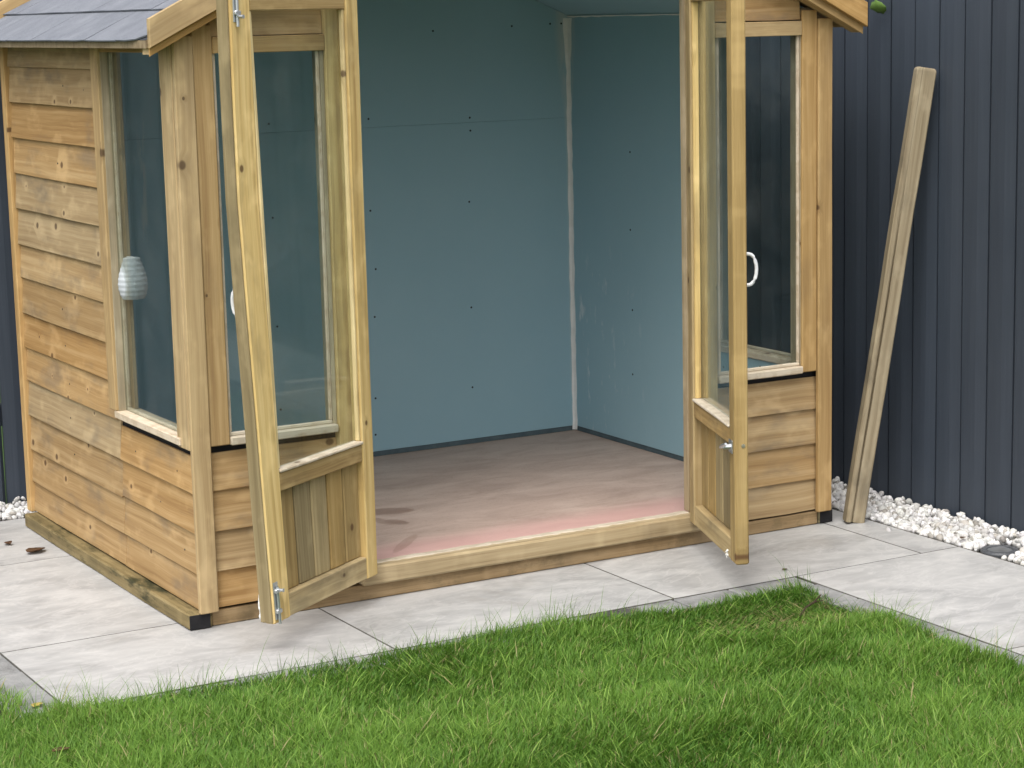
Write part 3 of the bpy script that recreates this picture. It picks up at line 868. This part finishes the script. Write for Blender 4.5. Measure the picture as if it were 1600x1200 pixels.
for mir in (0, 1):
    f = (lambda a: W - a) if mir else (lambda a: a)
    s = -1 if mir else 1
    # eaves batten
    xs = sorted((f(-0.100), f(-0.072)))
    one('eaves_batten', 'trim', roof, xs[0], xs[1], YF, YB, 1.664, 1.6845, bev=0.002)
    ex = Vector((s * cs, 0, PIT * cs))            # up the slope
    en = Vector((-s * PIT * cs, 0, cs))           # off the slope
    ncourse = 9
    for c in range(ncourse):
        u0 = 0.168 * c - (0.012 if c == 0 else 0)
        ylist = [YF - 0.004]
        yy = 0.15 - (0.13 if c % 2 else 0) - 0.26
        while yy < YB:
            if yy > YF + 0.05: ylist.append(yy)
            yy += 0.26
        ylist.append(YB)
        for i in range(len(ylist) - 1):
            y0, y1 = ylist[i], ylist[i + 1]
            if y1 - y0 < 0.03: continue
            b = MB()
            gp = 0.0014
            curl = rnd.uniform(0, 0.002)
            Lg = 0.19
            if 0.168 * (c) + 0.19 > 1.375: Lg = 1.375 - 0.168 * c
            Lg = max(Lg, 0.03)
            T = 0.004
            base = Vector((f(-0.102), 0, rz(-0.102, 0.0345)))
            def P(u, y, h):
                return base + ex * u + en * h + Vector((0, y, 0))
            e = 0.006
            pts = []
            for (u, h) in ((u0, 0.007 + curl), (u0 + Lg, 0.0006)):
                pts.append((u, h))
            droop = -0.004 if c == 0 else 0
            nseg = 3
            R, Lc = [], []
            for k in range(nseg + 1):
                y = y0 + gp + (y1 - y0 - 2 * gp) * k / nseg
                lift = rnd.uniform(-0.001, 0.0015)
                dropf = -0.020 if (c == 0 and i == 0 and k == 0) else 0
                uf = 0.045 if (c == 0 and i == 0 and k == 0) else (0.008 if (c == 0 and i == 0 and k == 1) else 0)
                R.append([P(u0 + uf, y, 0.0065 + lift + droop), P(u0 + Lg, y, 0.0006), P(u0 + Lg, y, 0.0046), P(u0 + uf, y, 0.0065 + lift + T + droop)])
                Lc.append([(u0, y, 0), (u0 + Lg, y, 0), (u0 + Lg, y, .004), (u0, y, .004)])
            b.rings(R, Lc)
            b.build('shingle', 'felt', roof)
    under = MB()
    p0 = Vector((f(-0.1025), 0, rz(-0.1025, 0.0342)))
    R = []
    for y in (YF, YB):
        R.append([p0 + Vector((0, y, 0)), p0 + ex * 1.375 + Vector((0, y, 0)), p0 + ex * 1.375 + en * 0.0005 + Vector((0, y, 0)), p0 + en * 0.0005 + Vector((0, y, 0))])
    under.rings(R, [[(0, 0, 0)] * 4] * 2)
    under.build('felt_underlay', 'feltdark', roof)
    # barge boards, front and rear: foot cut plumb; a deeper board behind each
    def barge(y0, y1, zlo, zhi, xfoot, mat):
        b = MB()
        xt = W / 2 - 0.0008
        def ring(y, ins):
            return [Vector((f(xfoot + ins), y, zlo + PIT * ins + ins * 0.5)), Vector((f(xt), y, zlo + PIT * (xt - xfoot) + ins * 0.5)),
                    Vector((f(xt), y, zhi + PIT * (xt - xfoot) - ins * 0.5)), Vector((f(xfoot + ins), y, zhi + PIT * ins - ins * 0.5))]
        q = 0.0025
        R = [ring(y0, q), ring(y0 + q, 0), ring(y1 - q, 0), ring(y1, q)]
        loc = []
        for rg in R:
            loc.append([((p.x - f(xfoot)) / cs * s, p.y, (p.z - rz(p.x if not mir else W - p.x))) for p in rg])
        b.rings(R, loc)
        b.build('barge_board', mat, roof)
    barge(-0.088, -0.0685, 1.664, 1.742, -0.101, 'trim')
    barge(-0.068, -0.0635, 1.640, 1.735, -0.097, 'trim')
    barge(-0.0622, -0.006, 1.624, 1.6625, -0.088, 'clad') if False else None
    barge(YB + 0.002, YB + 0.022, 1.664, 1.742, -0.101, 'trim')
    # soffit strip between the barge and the gable
    sf = MB()
    R = []
    for y in (-0.0632, -0.008):
        R.append([Vector((f(-0.094), y, rz(-0.094, -0.009))), Vector((f(W / 2 - .001), y, rz(W / 2, -0.009))), Vector((f(W / 2 - .001), y, rz(W / 2, 0.0115))), Vector((f(-0.094), y, rz(-0.094, 0.0115)))])
    sf.rings(R, [[(0, 0, 0), (1.3, 0, 0), (1.3, 0, .02), (0, 0, .02)], [(0, .05, 0), (1.3, .05, 0), (1.3, .05, .02), (0, .05, .02)]])
    sf.build('roof_batten', 'trim', roof)

# --- doors
def door(name, hx, hy, sgn, ang0, ang1, label, T, SF, hinge_mat, free_mat):
    """sgn +1: leaf runs to +x when shut; local x along the leaf, y=0 outer face, y=.04 inner face"""
    root = empty(name, (hx, hy, 0.09), SH)
    root['label'] = label
    def xf(p):
        a = math.radians(ang0 + (ang1 - ang0) * min(max(p[2] / 1.0, 0), 1.3))
        lx, ly = p[0] * sgn, p[1]
        return Vector((hx + lx * math.cos(a) - ly * math.sin(a), hy + lx * math.sin(a) + ly * math.cos(a), p[2]))
    Z0, Z1, WD = 0.088, 1.835, 0.578
    S = 0.060
    def pc(nm, mat, *a, **k):
        return one(nm, mat, root, *a, xf=xf, **k)
    pc('stile', hinge_mat, 0.0, S, 0, T, Z0, Z1, bev=0.004, segs=6, wob=0.001)
    pc('stile', free_mat, WD - SF, WD, 0, T, Z0, Z1, bev=0.004, segs=6, wob=0.001, seed=0.8)
    # cover strip that closes the gap between the leaves
    if sgn > 0:
        pc('cover_strip', 'panel', WD + 0.0005, WD + 0.0055, -0.006, T - 0.004, Z0 + 0.004, Z1, bev=0.002, segs=6, wob=0.0005, seed=0.12)
    pc('rail', 'doorold', S + 0.0003, WD - SF - 0.0003, 0.002, T - 0.002, Z0 + 0.002, 0.156, bev=0.003)
    pc('rail', 'doorold', S + 0.0003, WD - SF - 0.0003, 0.002, T - 0.002, 0.445, 0.497, bev=0.003)
    pc('ledge', 'bare', S + 0.0003, WD - SF - 0.0003, 0.004, T + 0.004, 0.4975, 0.507, bev=0.003, segs=3, wob=0.001)
    pc('rail', 'doorold', S + 0.0003, WD - SF - 0.0003, 0.002, T - 0.002, 1.757, Z1, bev=0.003)
    nb = 5
    w = (WD - S - SF - 0.001) / nb
    for i in range(nb):
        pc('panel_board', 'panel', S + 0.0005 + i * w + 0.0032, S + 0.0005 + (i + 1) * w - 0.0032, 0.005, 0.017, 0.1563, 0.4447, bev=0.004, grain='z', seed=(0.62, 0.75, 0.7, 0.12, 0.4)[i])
    pc('backing', 'near_black', S + 0.001, WD - SF - 0.001, 0.0035, 0.0048, 0.1565, 0.4445, bev=0.0005)  # black sheet that makes the gaps between the boards read dark
    pc('pane', 'glass', S + 0.001, WD - SF - 0.001, 0.012, 0.016, 0.508, 1.7565, bev=0.0005)
    for a, b in ((S + 0.0003, S + 0.0105), (WD - SF - 0.0125, WD - SF - 0.0003)):
        pc('bead', 'door', a, b, 0.0165, T - 0.006, 0.508, 1.7565, bev=0.002)
    # D handle on the outer face
    h = MB(xf)
    zc, hh, xh = 0.975, 0.046, WD - 0.028
    pts = [(xh, 0.002, zc - hh), (xh, -0.012, zc - hh)] + [(xh, -0.012 - 0.024 * math.sin(math.pi * k / 10), zc - hh * math.cos(math.pi * k / 10)) for k in range(1, 10)] + [(xh, -0.012, zc + hh), (xh, 0.002, zc + hh)]
    h.tube(pts, 0.0055, 10)
    h.build('handle', 'white', root, smooth=True)
    # hinges
    for z in (0.25, 0.95, 1.65):
        hb = MB(xf)
        hb.lathe((0, -0.004, z - 0.035), [(0.001, 0), (0.005, 0.001), (0.005, 0.069), (0.001, 0.07)], 8)
        hb.build('hinge', 'zinc', root)
    return root, xf, T, WD
LD = door('door', 0.529, -0.013, 1, -145.3, -150.0, 'left leaf, swung wide open with a row of vertical panel boards', 0.036, 0.086, 'door', 'door')
RD = door('door', 1.729, -0.037, -1, 69.4, 69.1, 'right leaf, seen nearly edge on', 0.042, 0.062, 'doorold', 'panel')
def bolt(dr, x, z0, z1, knob_z):
    root, xf, T, WD = dr
    b = MB(xf)
    b.box(x - 0.011, x + 0.011, T + 0.0005, T + 0.003, z0, z1, bev=0.0008)
    b.box(x - 0.012, x + 0.012, T + 0.003, T + 0.012, z0 + 0.018, z0 + 0.03, bev=0.002)
    b.box(x - 0.012, x + 0.012, T + 0.003, T + 0.012, z1 - 0.03, z1 - 0.018, bev=0.002)
    o = b.build('bolt', 'zinc', root)
    c = MB(xf)
    c.tube([(x, T + 0.0075, z0 - 0.012), (x, T + 0.0075, z1 - 0.012)], 0.0045, 8)
    c.tube([(x, T + 0.0075, knob_z), (x, T + 0.028, knob_z)], [0.004, 0.0055], 8)
    c.build('bolt_rod', 'zinc', root)
bolt(LD, 0.562, 0.100, 0.205, 0.185)
bolt(LD, 0.556, 1.728, 1.83, 1.742)
# turn latch on the right leaf
root, xf, T, WD = RD
b = MB(xf)
b.box(WD - 0.058, WD - 0.018, T + 0.0005, T + 0.004, 0.425, 0.465, bev=0.001)
b.tube([(WD - 0.035, T + 0.003, 0.445), (WD - 0.035, T + 0.026, 0.445)], [0.009, 0.007], 10)
b.tube([(WD - 0.075, T + 0.024, 0.436), (WD - 0.04, T + 0.027, 0.447), (WD - 0.012, T + 0.024, 0.458)], [0.005, 0.007, 0.004], 8)
b.build('latch', 'zinc', root)
b = MB(xf)
b.lathe((WD + 0.0006, 0.016, 0.452), [(0.001, -0.002), (0.006, 0.0), (0.006, 0.001), (0.002, 0.0012)], 10, (1, 0, 0))
b.build('screw', 'brass', root)
def splash(dr, x, y, z, n, sx, sz):
    root, xf, T, WD = dr
    b = MB(xf)
    k = 9
    b.tube([(x + rnd.uniform(-sx, sx) * 0.5, y + rnd.uniform(-0.0015, 0.0015), z - sz + 2 * sz * i / k) for i in range(k + 1)],
           [0.001] + [rnd.uniform(0.0015, 0.0048) for i in range(k - 1)] + [0.001], 7)
    b.build('filler_drip', 'filler', root)
splash(LD, LD[3] + 0.002, -0.008, 0.135, 7, 0.003, 0.035)
splash(RD, RD[3] - 0.10, RD[2] + 0.001, 0.100, 8, 0.012, 0.014)

# ------------------------------------------------------------------ small things round the house
# solid form added as stand-in for a pale reflection, left side window
b = MB()
prof = [(0.012, 0.062)]
hgt = 0.125
for i in range(33):
    q = i / 32
    r = 0.018 + 0.030 * math.sin(math.pi * min(1, q * 0.92 + 0.08)) ** 0.7 * (0.75 + 0.45 * (1 - abs(2 * q - 0.75)))
    r = 0.024 + 0.020 * math.sin(math.pi * (0.9 * q)) ** 0.9 * (0.6 + 0.7 * q) + (0.0014 if i % 4 < 2 else 0)
    prof.append((r, 0.062 - hgt * q))
prof.append((0.01, 0.062 - hgt))
b.lathe((0.045, 0.560, 0.965), prof, 28)
lan = tag(empty('reflection_form', (0.045, 0.575, 0.965)), 'small white ribbed form added behind the glass of the left side window in place of a reflection', 'stand_in')
b.build('ribbed_form', 'reflection_pale', lan, smooth=True)
one('added_bracket', 'white', lan, 0.035, 0.055, 0.555, 0.5858, 1.0, 1.03, bev=0.003)
# socket on the back wall
so = tag(empty('wall_socket', (0.60, LY, 0.49)), 'white plastic power socket on the back wall, seen through the left side window', 'socket')
one('face_plate', 'white', so, 0.546, 0.66, LY - 0.010, LY - 0.0005, 0.488, 0.566, bev=0.003)
one('switch', 'white', so, 0.566, 0.580, LY - 0.013, LY - 0.0102, 0.535, 0.555, bev=0.001)
one('switch', 'white', so, 0.626, 0.640, LY - 0.013, LY - 0.0102, 0.535, 0.555, bev=0.001)

# leaning post: square timber with a rebate along one face and a rounded head
def leaning_post():
    foot = Vector((2.336, -0.062, 0.004))
    top = Vector((2.580, -0.125, 1.515))
    ex = (top - foot).normalized()
    L = (top - foot).length
    view = Vector((-0.68, -0.73, 0)).normalized()
    ey = (view - ex * view.dot(ex)).normalized()      # towards the viewer
    ez = ex.cross(ey).normalized()                    # to the left or right
    if ez.dot(Vector((0.86, -0.5, 0))) < 0: ez = -ez
    a = math.radians(20)
    ey, ez = ey * math.cos(a) + ez * math.sin(a), ez * math.cos(a) - ey * math.sin(a)
    wd, th = 0.068, 0.038
    b = MB()
    sec = [(-th, -0.032), (-th, 0.036), (-0.004, 0.036), (0, 0.032), (0, -0.006), (-0.010, -0.009), (-0.010, -0.012), (0.006, -0.014), (0.009, -0.018), (0.009, -0.029), (0.005, -0.033)]
    sec = [(p[0], p[1]) for p in sec]
    R, Lc = [], []
    n = 10
    for i in range(n + 1):
        x = L * i / n
        # the rebate runs out towards the head
        k = min(1.0, max(0.0, (0.80 - i / n) / 0.25))
        wv = rnd.uniform(-0.0012, 0.0012)
        pts = []
        for j, (py, pz) in enumerate(sec):
            if j in (5, 6): py = py * k
            if j in (7, 8, 9, 10): py = py * (0.25 + 0.75 * k)
            pts.append((py, pz + wv))
        R.append([foot + ex * x + ey * p[0] + ez * p[1] for p in pts])
        Lc.append([(x, p[0], p[1]) for p in pts])
    for x, s in ((L + 0.006, 0.93), (L + 0.010, 0.78)):
        R.append([foot + ex * x + ey * (-0.015 + (p[0] + 0.015) * s) + ez * p[1] * s for p in pts])
        Lc.append([(x, p[0], p[1]) for p in pts])
    b.rings(R, Lc)
    o = b.build('timber_post', 'wpost')
    tag(o, 'weathered rebated timber post with rounded head leaning against the fence', 'post')
leaning_post()

# ground spotlight set in the gravel
gl = tag(empty('ground_light', (2.47, -0.63, -0.01)), 'round dark grey ground light set among the white pebbles', 'light')
c = (2.475, -0.625, -0.018)
b = MB(); b.lathe(c, [(0.040, -0.02), (0.060, -0.02), (0.062, 0.020), (0.058, 0.026), (0.042, 0.026), (0.040, 0.022)], 32); b.build('rim', 'darkmetal', gl, smooth=False)
b = MB(); b.lathe(c, [(0.034, -0.02), (0.0395, -0.02), (0.0395, 0.0235), (0.034, 0.0235)], 32); b.build('ring', 'zinc', gl)
b = MB(); b.lathe(c, [(0.001, -0.01), (0.0335, -0.01), (0.0335, 0.019), (0.02, 0.0205), (0.001, 0.021)], 32); b.build('lens', 'lens', gl)

# leaves
def leaf(loc, size, rot, mat, label, curl=0.3, name='leaf', tilt=0.0):
    n = 7
    V, F = [], []
    for i in range(n + 1):
        q = i / n
        w = 0.36 * math.sin(math.pi * q) ** 0.8 * (1 - 0.35 * q) + 0.012
        zc = curl * 0.35 * (q - 0.5) ** 2
        jag = 1 + (0.12 if i % 2 else -0.06)
        V += [(q - 0.5, -w * jag, zc + curl * w * 0.55), (q - 0.5, 0, zc), (q - 0.5, w * jag, zc + curl * w * 0.4)]
    b = MB()
    k = len(V)
    for dz in (0, 0.012):
        for v in V:
            b.v.append((v[0], v[1], v[2] + dz)); b.wc.append(v); b.wr.append(0.5)
    for i in range(n):
        for j in (0, 1):
            a = i * 3 + j
            b.f.append((a, a + 3, a + 4, a + 1))
            b.f.append((a + k, a + k + 1, a + k + 4, a + k + 3))
        for j in (0, 2):
            a = i * 3 + j
            b.f.append((a, a + k, a + k + 3, a + 3))
    b.f.append((0, 1, k + 1, k)); b.f.append((1, 2, k + 2, k + 1))
    e = n * 3
    b.f.append((e, e + k, e + k + 1, e + 1)); b.f.append((e + 1, e + k + 1, e + k + 2, e + 2))
    o = b.build(name, mat, smooth=True)
    o.scale = (size, size, size)
    o.location = loc
    o.rotation_euler = (tilt, 0.05, rot)
    return tag(o, label, 'leaf')
leaf((-0.125, 1.17, 0.003), 0.085, 0.5, 'leafbrown', 'long curled brown leaf on the slab beside the bearer', 0.9)
leaf((-0.172, 1.33, 0.003), 0.04, 1.8, 'leafbrown', 'small crumpled dark leaf near the left edge, by the gravel', 1.4)
leaf((-0.625, -0.43, 0.0), 0.045, 0.9, 'leafyellow', 'yellow leaf on the edging stones at lower left', 0.9)
leaf((-0.70, -0.86, 0.02), 0.05, 0.2, 'leafbrown', 'brown leaf in the grass at the bottom left corner', 0.8)
leaf((1.775, -0.42, 0.002), 0.022, 0.2, 'leafbrown', 'tiny dark leaf scrap on the slab by the lawn corner', 0.5)
leaf((2.44, -0.49, 0.022), 0.03, 0.2, 'leafbrown', 'dark red leaf scrap among pebbles beside the ground light', 0.8)
# leaf of a climber poking past the right end of the barge board
leaf((2.606, 0.165, 1.722), 0.085, 1.57, 'leafgreen', 'green leaf poking out past the right barge board', 0.5, 'climber_leaf', 1.0)
# twig in the lawn
b = MB()
b.tube([(1.50, -0.86, 0.0), (1.54, -0.835, 0.012), (1.58, -0.82, 0.018), (1.63, -0.79, 0.026)], [0.002, 0.003, 0.0032, 0.0018], 6)
b.tube([(1.58, -0.82, 0.018), (1.60, -0.84, 0.026)], [0.002, 0.001], 5)
tag(b.build('twig', 'twig'), 'short dark twig lying in the far corner of the lawn', 'twig')

# ------------------------------------------------------------------ gravel
def m_pebble():
    t = NT('white_pebble')
    c = t.attr('gc')
    n = t.noise(t.pos(), 60.0, 4, 0.6)
    col = t.mix(t.math('MULTIPLY', t.step(n, 0.45, 0.8), 0.35), c, (0.42, 0.40, 0.38))
    t.bump(n, 0.3, 0.002)
    return t.fin(col, 0.6, 0.35)
M['pebble'] = m_pebble()
def m_grass():
    t = NT('grass_blade')
    c = t.attr('gc')
    t.put(t.b.inputs['Base Color'], c)
    t.b.inputs['Roughness'].default_value = 0.5
    t.b.inputs['Specular IOR Level'].default_value = 0.3
    tl = t.n('ShaderNodeBsdfTranslucent')
    t.link(c, tl.inputs['Color'])
    mx = t.n('ShaderNodeMixShader')
    mx.inputs[0].default_value = 0.35
    t.link(t.b.outputs[0], mx.inputs[1]); t.link(tl.outputs[0], mx.inputs[2])
    t.link(mx.outputs[0], t.out.inputs['Surface'])
    return t.m
M['grass'] = m_grass()

def np_mesh(name, V, F, C, mat, smooth=False):
    """V n x 3, F m x k (all faces of the same size), C n x 3 vertex colours"""
    me = bpy.data.meshes.new(name)
    k = F.shape[1]
    me.vertices.add(len(V)); me.vertices.foreach_set('co', V.astype(np.float32).ravel())
    me.loops.add(F.size); me.loops.foreach_set('vertex_index', F.astype(np.int32).ravel())
    me.polygons.add(len(F))
    me.polygons.foreach_set('loop_start', np.arange(0, F.size, k, dtype=np.int32))
    if smooth: me.polygons.foreach_set('use_smooth', np.ones(len(F), dtype=bool))
    me.update(calc_edges=True)
    a = me.attributes.new('gc', 'FLOAT_VECTOR', 'POINT')
    a.data.foreach_set('vector', C.astype(np.float32).ravel())
    me.materials.append(M[mat])
    o = bpy.data.objects.new(name, me)
    COL.objects.link(o)
    return o

def ico(sub):
    import bmesh
    bm = bmesh.new()
    bmesh.ops.create_icosphere(bm, subdivisions=sub, radius=1)
    V = np.array([v.co[:] for v in bm.verts]); F = np.array([[v.index for v in f.verts] for f in bm.faces])
    bm.free()
    return V, F
rs = np.random.RandomState(5)
iv, iff = ico(2)
def pebbles(areas):
    Vs, Fs, Cs = [], [], []
    base = 0
    shapes = []
    for k in range(14):
        nrm = iv + 0
        # a few flat facets: pull vertices in along random planes
        v = iv.copy()
        for q in range(7):
            d = rs.normal(size=3); d /= np.linalg.norm(d)
            lim = rs.uniform(0.55, 0.9)
            dd = v @ d
            v = v - np.outer(np.clip(dd - lim, 0, None) * 0.9, d)
        shapes.append(v)
    for (x0, x1, y0, y1, n, zf) in areas:
        for i in range(n):
            s = rs.uniform(0.0075, 0.018) * np.array([1, rs.uniform(0.7, 1), rs.uniform(0.55, 0.85)])
            if rs.rand() < 0.08: s *= 1.35
            R = np.linalg.qr(rs.normal(size=(3, 3)))[0]
            px, py = rs.uniform(x0, x1), rs.uniform(y0, y1)
            if (px - 2.475) ** 2 + (py + 0.625) ** 2 < 0.076 ** 2: continue
            lay = rs.rand()
            pz = zf(px, py) * lay - 0.004
            v = (shapes[rs.randint(14)] * s) @ R.T + np.array([px, py, pz])
            g = rs.uniform(0.44, 0.74)
            c = np.array([g, g * rs.uniform(0.97, 1.0), g * rs.uniform(0.93, 1.0)])
            if rs.rand() < 0.14: c *= rs.uniform(0.35, 0.7) * np.array([1.0, 0.95, 0.88])
            Vs.append(v); Fs.append(iff + base); Cs.append(np.tile(c, (len(v), 1)))
            base += len(v)
    return np.vstack(Vs), np.vstack(Fs), np.vstack(Cs)
V, F, C = pebbles([
    (2.425, 2.622, -1.05, 0.62, 2900, lambda x, y: 0.004 + 0.036 * np.clip((x - 2.415) / 0.2, 0, 1) ** 0.8),
    (2.425, 2.622, -3.4, -1.05, 1500, lambda x, y: 0.02),
    (2.425, 2.622, 0.62, 1.86, 700, lambda x, y: 0.02),
    (2.34, 2.412, -1.3, -0.15, 2, lambda x, y: 0.012),
    (-1.3, 0.25, 1.705, 1.875, 1500, lambda x, y: 0.006 + 0.035 * np.clip((y - 1.70) / 0.17, 0, 1)),
])
tag(np_mesh('gravel', V, F, C, 'pebble'), 'white pebbles along the foot of the fences', 'gravel', kind='stuff')

# ------------------------------------------------------------------ grass
def value_noise(x, y, f, seed):
    r = np.random.RandomState(seed)
    G = r.rand(64, 64)
    u, v = x * f + 100.3, y * f + 200.7
    i, j = np.floor(u).astype(int), np.floor(v).astype(int)
    a, b = u - i, v - j
    a = a * a * (3 - 2 * a); b = b * b * (3 - 2 * b)
    g = lambda p, q: G[p % 64, q % 64]
    return (g(i, j) * (1 - a) + g(i + 1, j) * a) * (1 - b) + (g(i, j + 1) * (1 - a) + g(i + 1, j + 1) * a) * b
def lawn_points(x0, x1, y0, y1, dens):
    n = int((x1 - x0) * (y1 - y0) * dens)
    return rs.uniform(x0, x1, n), rs.uniform(y0, y1, n)
xs, ys = [], []
for a in ((-1.15, 1.70, -2.45, -0.50, 44000), (-2.8, -1.15, -3.2, -0.5, 7000), (-1.15, 1.70, -3.6, -2.45, 5000), (-1.5, -0.62, -0.5, 1.9, 9000)):
    q = lawn_points(*a)
    xs.append(q[0]); ys.append(q[1])
X, Y = np.concatenate(xs), np.concatenate(ys)
# ragged borders of the lawn against the edging stones
wav = (value_noise(X, Y * 0, 7, 1) - 0.5) * 0.06
front = np.where(X < 0.70, -0.525, np.where(X < 1.0, -0.525 - (X - 0.70) * 0.2, -0.592)) + wav - 0.010
right = 1.672 + (value_noise(X * 0, Y, 7, 2) - 0.5) * 0.05
leftb = -0.672 + (value_noise(X * 0, Y, 7, 3) - 0.5) * 0.06
keep = ((Y < front) & (X < right)) | ((X < leftb) & (Y >= -0.62))
X, Y = X[keep], Y[keep]
n = len(X)
p1 = value_noise(X, Y, 2.2, 4); p2 = value_noise(X, Y, 9, 5); p3 = value_noise(X, Y, 28, 6)
worn = np.clip(1 - ((X - 1.45) ** 2 / 0.16 + (Y + 0.86) ** 2 / 0.035), 0, 1)          # thin, trodden patch in the corner
h = (0.024 + 0.022 * p2 + 0.014 * p1 + 0.018 * rs.rand(n)) * (1 - 0.35 * worn)
h *= 1.02
tall = rs.rand(n) < 0.018
h = np.where(tall, h * 1.5, h)
edge = np.minimum(np.abs(Y - (-0.56)), np.abs(X - 1.67))
wisp = (rs.rand(n) < 0.12) & (edge < 0.045)
h = np.where(wisp, h * rs.uniform(1.4, 2.4, n), h)
wdt = np.where(wisp, 0.0008, rs.uniform(0.0009, 0.0020, n))
az = rs.uniform(0, 2 * np.pi, n) * 0.75 + p1 * 5 + p3 * 2
lean = rs.uniform(0.15, 0.95, n) + 0.5 * worn + 0.35 * tall
dx, dy = np.cos(az), np.sin(az)
fx_, fy_ = -dy, dx
tw = rs.uniform(-0.9, 0.9, n)
sx, sy = fx_ * np.cos(tw) + dx * np.sin(tw), fy_ * np.cos(tw) + dy * np.sin(tw)
base = np.stack([X, Y, np.full(n, -0.022)], 1)
lat = np.stack([sx, sy, np.zeros(n)], 1)
fw = np.stack([dx, dy, np.zeros(n)], 1)
zz = np.array([0, 0, 1.0])
P = []
for q, wq in ((0, 1.0), (0.4, 0.9), (0.75, 0.62)):
    c = base + fw * (h * lean * q ** 1.9)[:, None] + zz * (h * (q - 0.18 * lean * q * q))[:, None]
    P += [c - lat * (wdt * wq)[:, None], c + lat * (wdt * wq)[:, None]]
tip = base + fw * (h * lean)[:, None] + zz * (h * (1 - 0.18 * lean))[:, None]
P += [tip, tip]
V = np.stack(P, 1).reshape(-1, 3)
i0 = np.arange(n) * 8
quads = np.concatenate([np.stack([i0, i0 + 1, i0 + 3, i0 + 2], 1), np.stack([i0 + 2, i0 + 3, i0 + 5, i0 + 4], 1), np.stack([i0 + 4, i0 + 5, i0 + 7, i0 + 6], 1)])
ca, cb, cc = np.array([0.068, 0.172, 0.020]), np.array([0.158, 0.288, 0.040]), np.array([0.24, 0.375, 0.07])
mixv = np.clip(0.25 + 0.5 * p1 + 0.4 * (p2 - 0.5) + rs.normal(0, 0.2, n), 0, 1)[:, None]
Cb = ca * (1 - mixv) + cb * mixv
lt = ((rs.rand(n) < 0.10) | (tall & (rs.rand(n) < 0.5)))[:, None]
Cb = np.where(lt, cc, Cb)
straw = (rs.rand(n) < 0.035 + 0.2 * worn)[:, None]
Cb = np.where(straw, np.array([0.36, 0.31, 0.15]), Cb)
C = np.repeat(Cb, 8, axis=0)
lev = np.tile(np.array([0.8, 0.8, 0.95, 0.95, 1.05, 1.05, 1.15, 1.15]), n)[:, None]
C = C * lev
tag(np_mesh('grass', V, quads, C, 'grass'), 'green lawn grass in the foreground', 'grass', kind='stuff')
bpy.context.view_layer.update()
